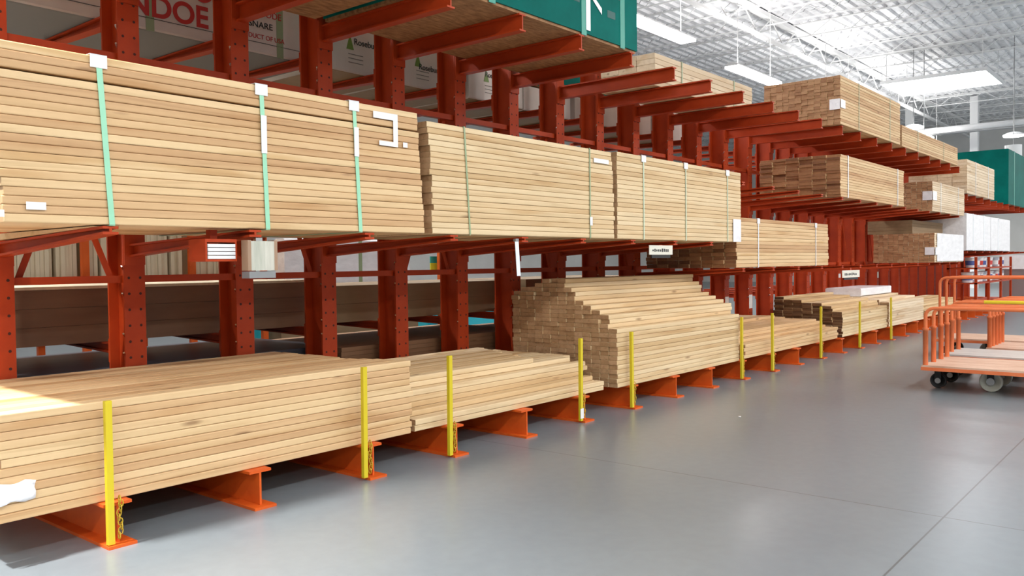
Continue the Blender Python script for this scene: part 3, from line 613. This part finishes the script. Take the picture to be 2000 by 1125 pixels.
for z, row in ((.734, 'lower'), (1.064, 'upper')):
    for q in range(11):
        if q in (0, 4, 7) and row == 'upper' and q != 4: continue
        xx = 20.95 + q * .36; a_ = bk[(q * 2 + (row == 'upper')) % 3]
        t = thing('paint_bucket', '%s bucket, %s from the near end of the %s bucket shelf' % (('white and blue', 'white and red', 'grey')[(q * 2 + (row == 'upper')) % 3], ORD[q + 1], row), 'bucket', (xx, D + .3, z), 'buckets on the far steel shelf')
        ob('body', a_[0], t); ob('lid', a_[1], t); ob('band', a_[2], t)
# skylight well, pendant lamps, duct, posts, banners
sk = structure(MB().box(-.06, 2.66, -.06, 0, 0, .1).box(-.06, 2.66, 3.0, 3.06, 0, .1).box(-.06, 0, 0, 3.0, 0, .1).box(2.6, 2.66, 0, 3.0, 0, .1).box(0, 2.6, 0, 3.0, .06, .1).build('window_1', WHITE, None, (29.2, 5.35, 6.98)))
[MB().tube([(xx, yy, .1), (xx, yy, ROOFZ - 6.98)], .012, 6).build('hanger_rod', WHITE, sk) for xx in (.1, 2.5) for yy in (.1, 2.9)]
MB().box(0, 2.6, 0, 3.0, .02, .04).build('window_pane', SKYG, sk)
for i, (x, y, z) in enumerate(((30, 7.28, 5.2), (29.4, 7.45, 5.5), (30, 4.72, 5.03))):
    t = thing('pendant_lamp', 'round white hanging lamp at the far end of the hall, %s' % ('above the teal pack', 'higher beside the stud bundle', 'by the end wall post')[i], 'hanging lamp', (x, y, z))
    n = 24; rg = lambda r, zz: [(r * math.cos(2 * math.pi * q / n), r * math.sin(2 * math.pi * q / n), zz) for q in range(n)]
    MB().loft([rg(.31, 0), rg(.30, .03), rg(.16, .09), rg(.05, .11)], smooth=True).build('lamp_shade', WHITE, t); MB().loft([rg(.29, -.03), rg(.30, -.001)]).build('diffuser', GLOW, t); MB().tube([(0, 0, .11), (0, 0, ROOFZ - z)], .012, 6).build('cord', GREY, t)
tag(MB().tube([(37.9, 2.0, 6.5), (37.9, 10.6, 6.5)], .13, 16).build('ventilation_duct', WHITE), 'long white duct crossing high at the far end of the hall', 'duct')
tag(MB().tube([(36.4, 2.0, 6.15), (36.4, 10.2, 6.15)], .05, 12).build('sprinkler_pipe', GREY), 'thin grey pipe under the long white duct', 'pipe')
for i, yy in enumerate((10.3, 7.75)): structure(MB().box(39.9, 40.2, yy - .15, yy + .15, 0, ROOFZ - .03).build('trim_%d' % (i + 1), WHITE))
t = thing('hanging_banner', 'white tube banner hanging at the far right edge', 'banner', (28, 4.42, 3.95)); n = 20
rg = lambda r, zz: [(r * math.cos(2 * math.pi * q / n), r * math.sin(2 * math.pi * q / n), zz) for q in range(n)]
MB().loft([rg(.22, 0), rg(.22, .55)], smooth=True).build('tube', WHITE, t); MB().tube([(0, 0, .55), (0, 0, 2.9)], .006, 6).build('cord', GREY, t)
t = thing('hanging_banner', 'pink and white banner hanging under the white tube banner', 'banner', (28.05, 4.42, 2.85)); MB().box(-.01, .01, -.25, .22, 0, .75).build('cloth', mat('pink_cloth', (.85, .45, .40), .6), t); MB().box(-.02, .02, -.28, .25, .75, .80).build('rail', WHITE, t); MB().tube([(0, 0, .8), (0, 0, 1.1)], .006, 6).build('cord', GREY, t)
t = thing('end_display', 'white and grey display stand past the end of the far rack', 'display', (27.5, 4.1, 0)); MB().box(0, .9, -.6, .5, 0, .95).build('cabinet', GREY, t); MB().box(-.03, .93, -.63, .53, .95, 1.35).build('panel', PAPER, t)

# loose scraps
def scrap(name, label, w_, h_, loc, rot, amp, nx=9, nz=6):
    vs = []; fs = []
    for side in (0, 1):
        for j in range(nz):
            for i_ in range(nx):
                u, v = i_ / (nx - 1), j / (nz - 1)
                edge_ = .12 * math.sin(u * 9 + 1) * (1 if v > .5 else -1) * abs(v - .5)
                vs.append(((u - .5) * w_, -amp * abs(math.sin(u * 7 + v * 4) * math.cos(v * 5 - u * 2)) - .001 - side * .0015, (v + edge_) * h_))
    n_ = nx * nz
    for j in range(nz - 1):
        for i_ in range(nx - 1):
            a_ = j * nx + i_; fs += [(a_, a_ + 1, a_ + nx + 1, a_ + nx), (n_ + a_, n_ + a_ + nx, n_ + a_ + nx + 1, n_ + a_ + 1)]
    rim = list(range(nx)) + [nx * j + nx - 1 for j in range(1, nz)] + [n_ - 1 - i_ for i_ in range(1, nx)] + [nx * j for j in range(nz - 2, 0, -1)]
    for q in range(len(rim)):
        a_, b_ = rim[q], rim[(q + 1) % len(rim)]; fs.append((a_, b_, n_ + b_, n_ + a_))
    o = MB().add(vs, fs, 0, True).build(name, FILM, None, loc); o.rotation_euler = rot
    return tag(o, label, 'plastic scrap')
scrap('plastic_scrap', 'crumpled white plastic scrap stuck to the near end of the even-topped stack', .16, .085, (1.40, YF - .008, .285), (0, 0, 0), .02)
scrap('paper_scrap', 'tiny white paper scrap lying on the bare concrete floor', .035, .02, (6.487, 2.956, .002), (-1.57, 0, .4), .004, 5, 4)
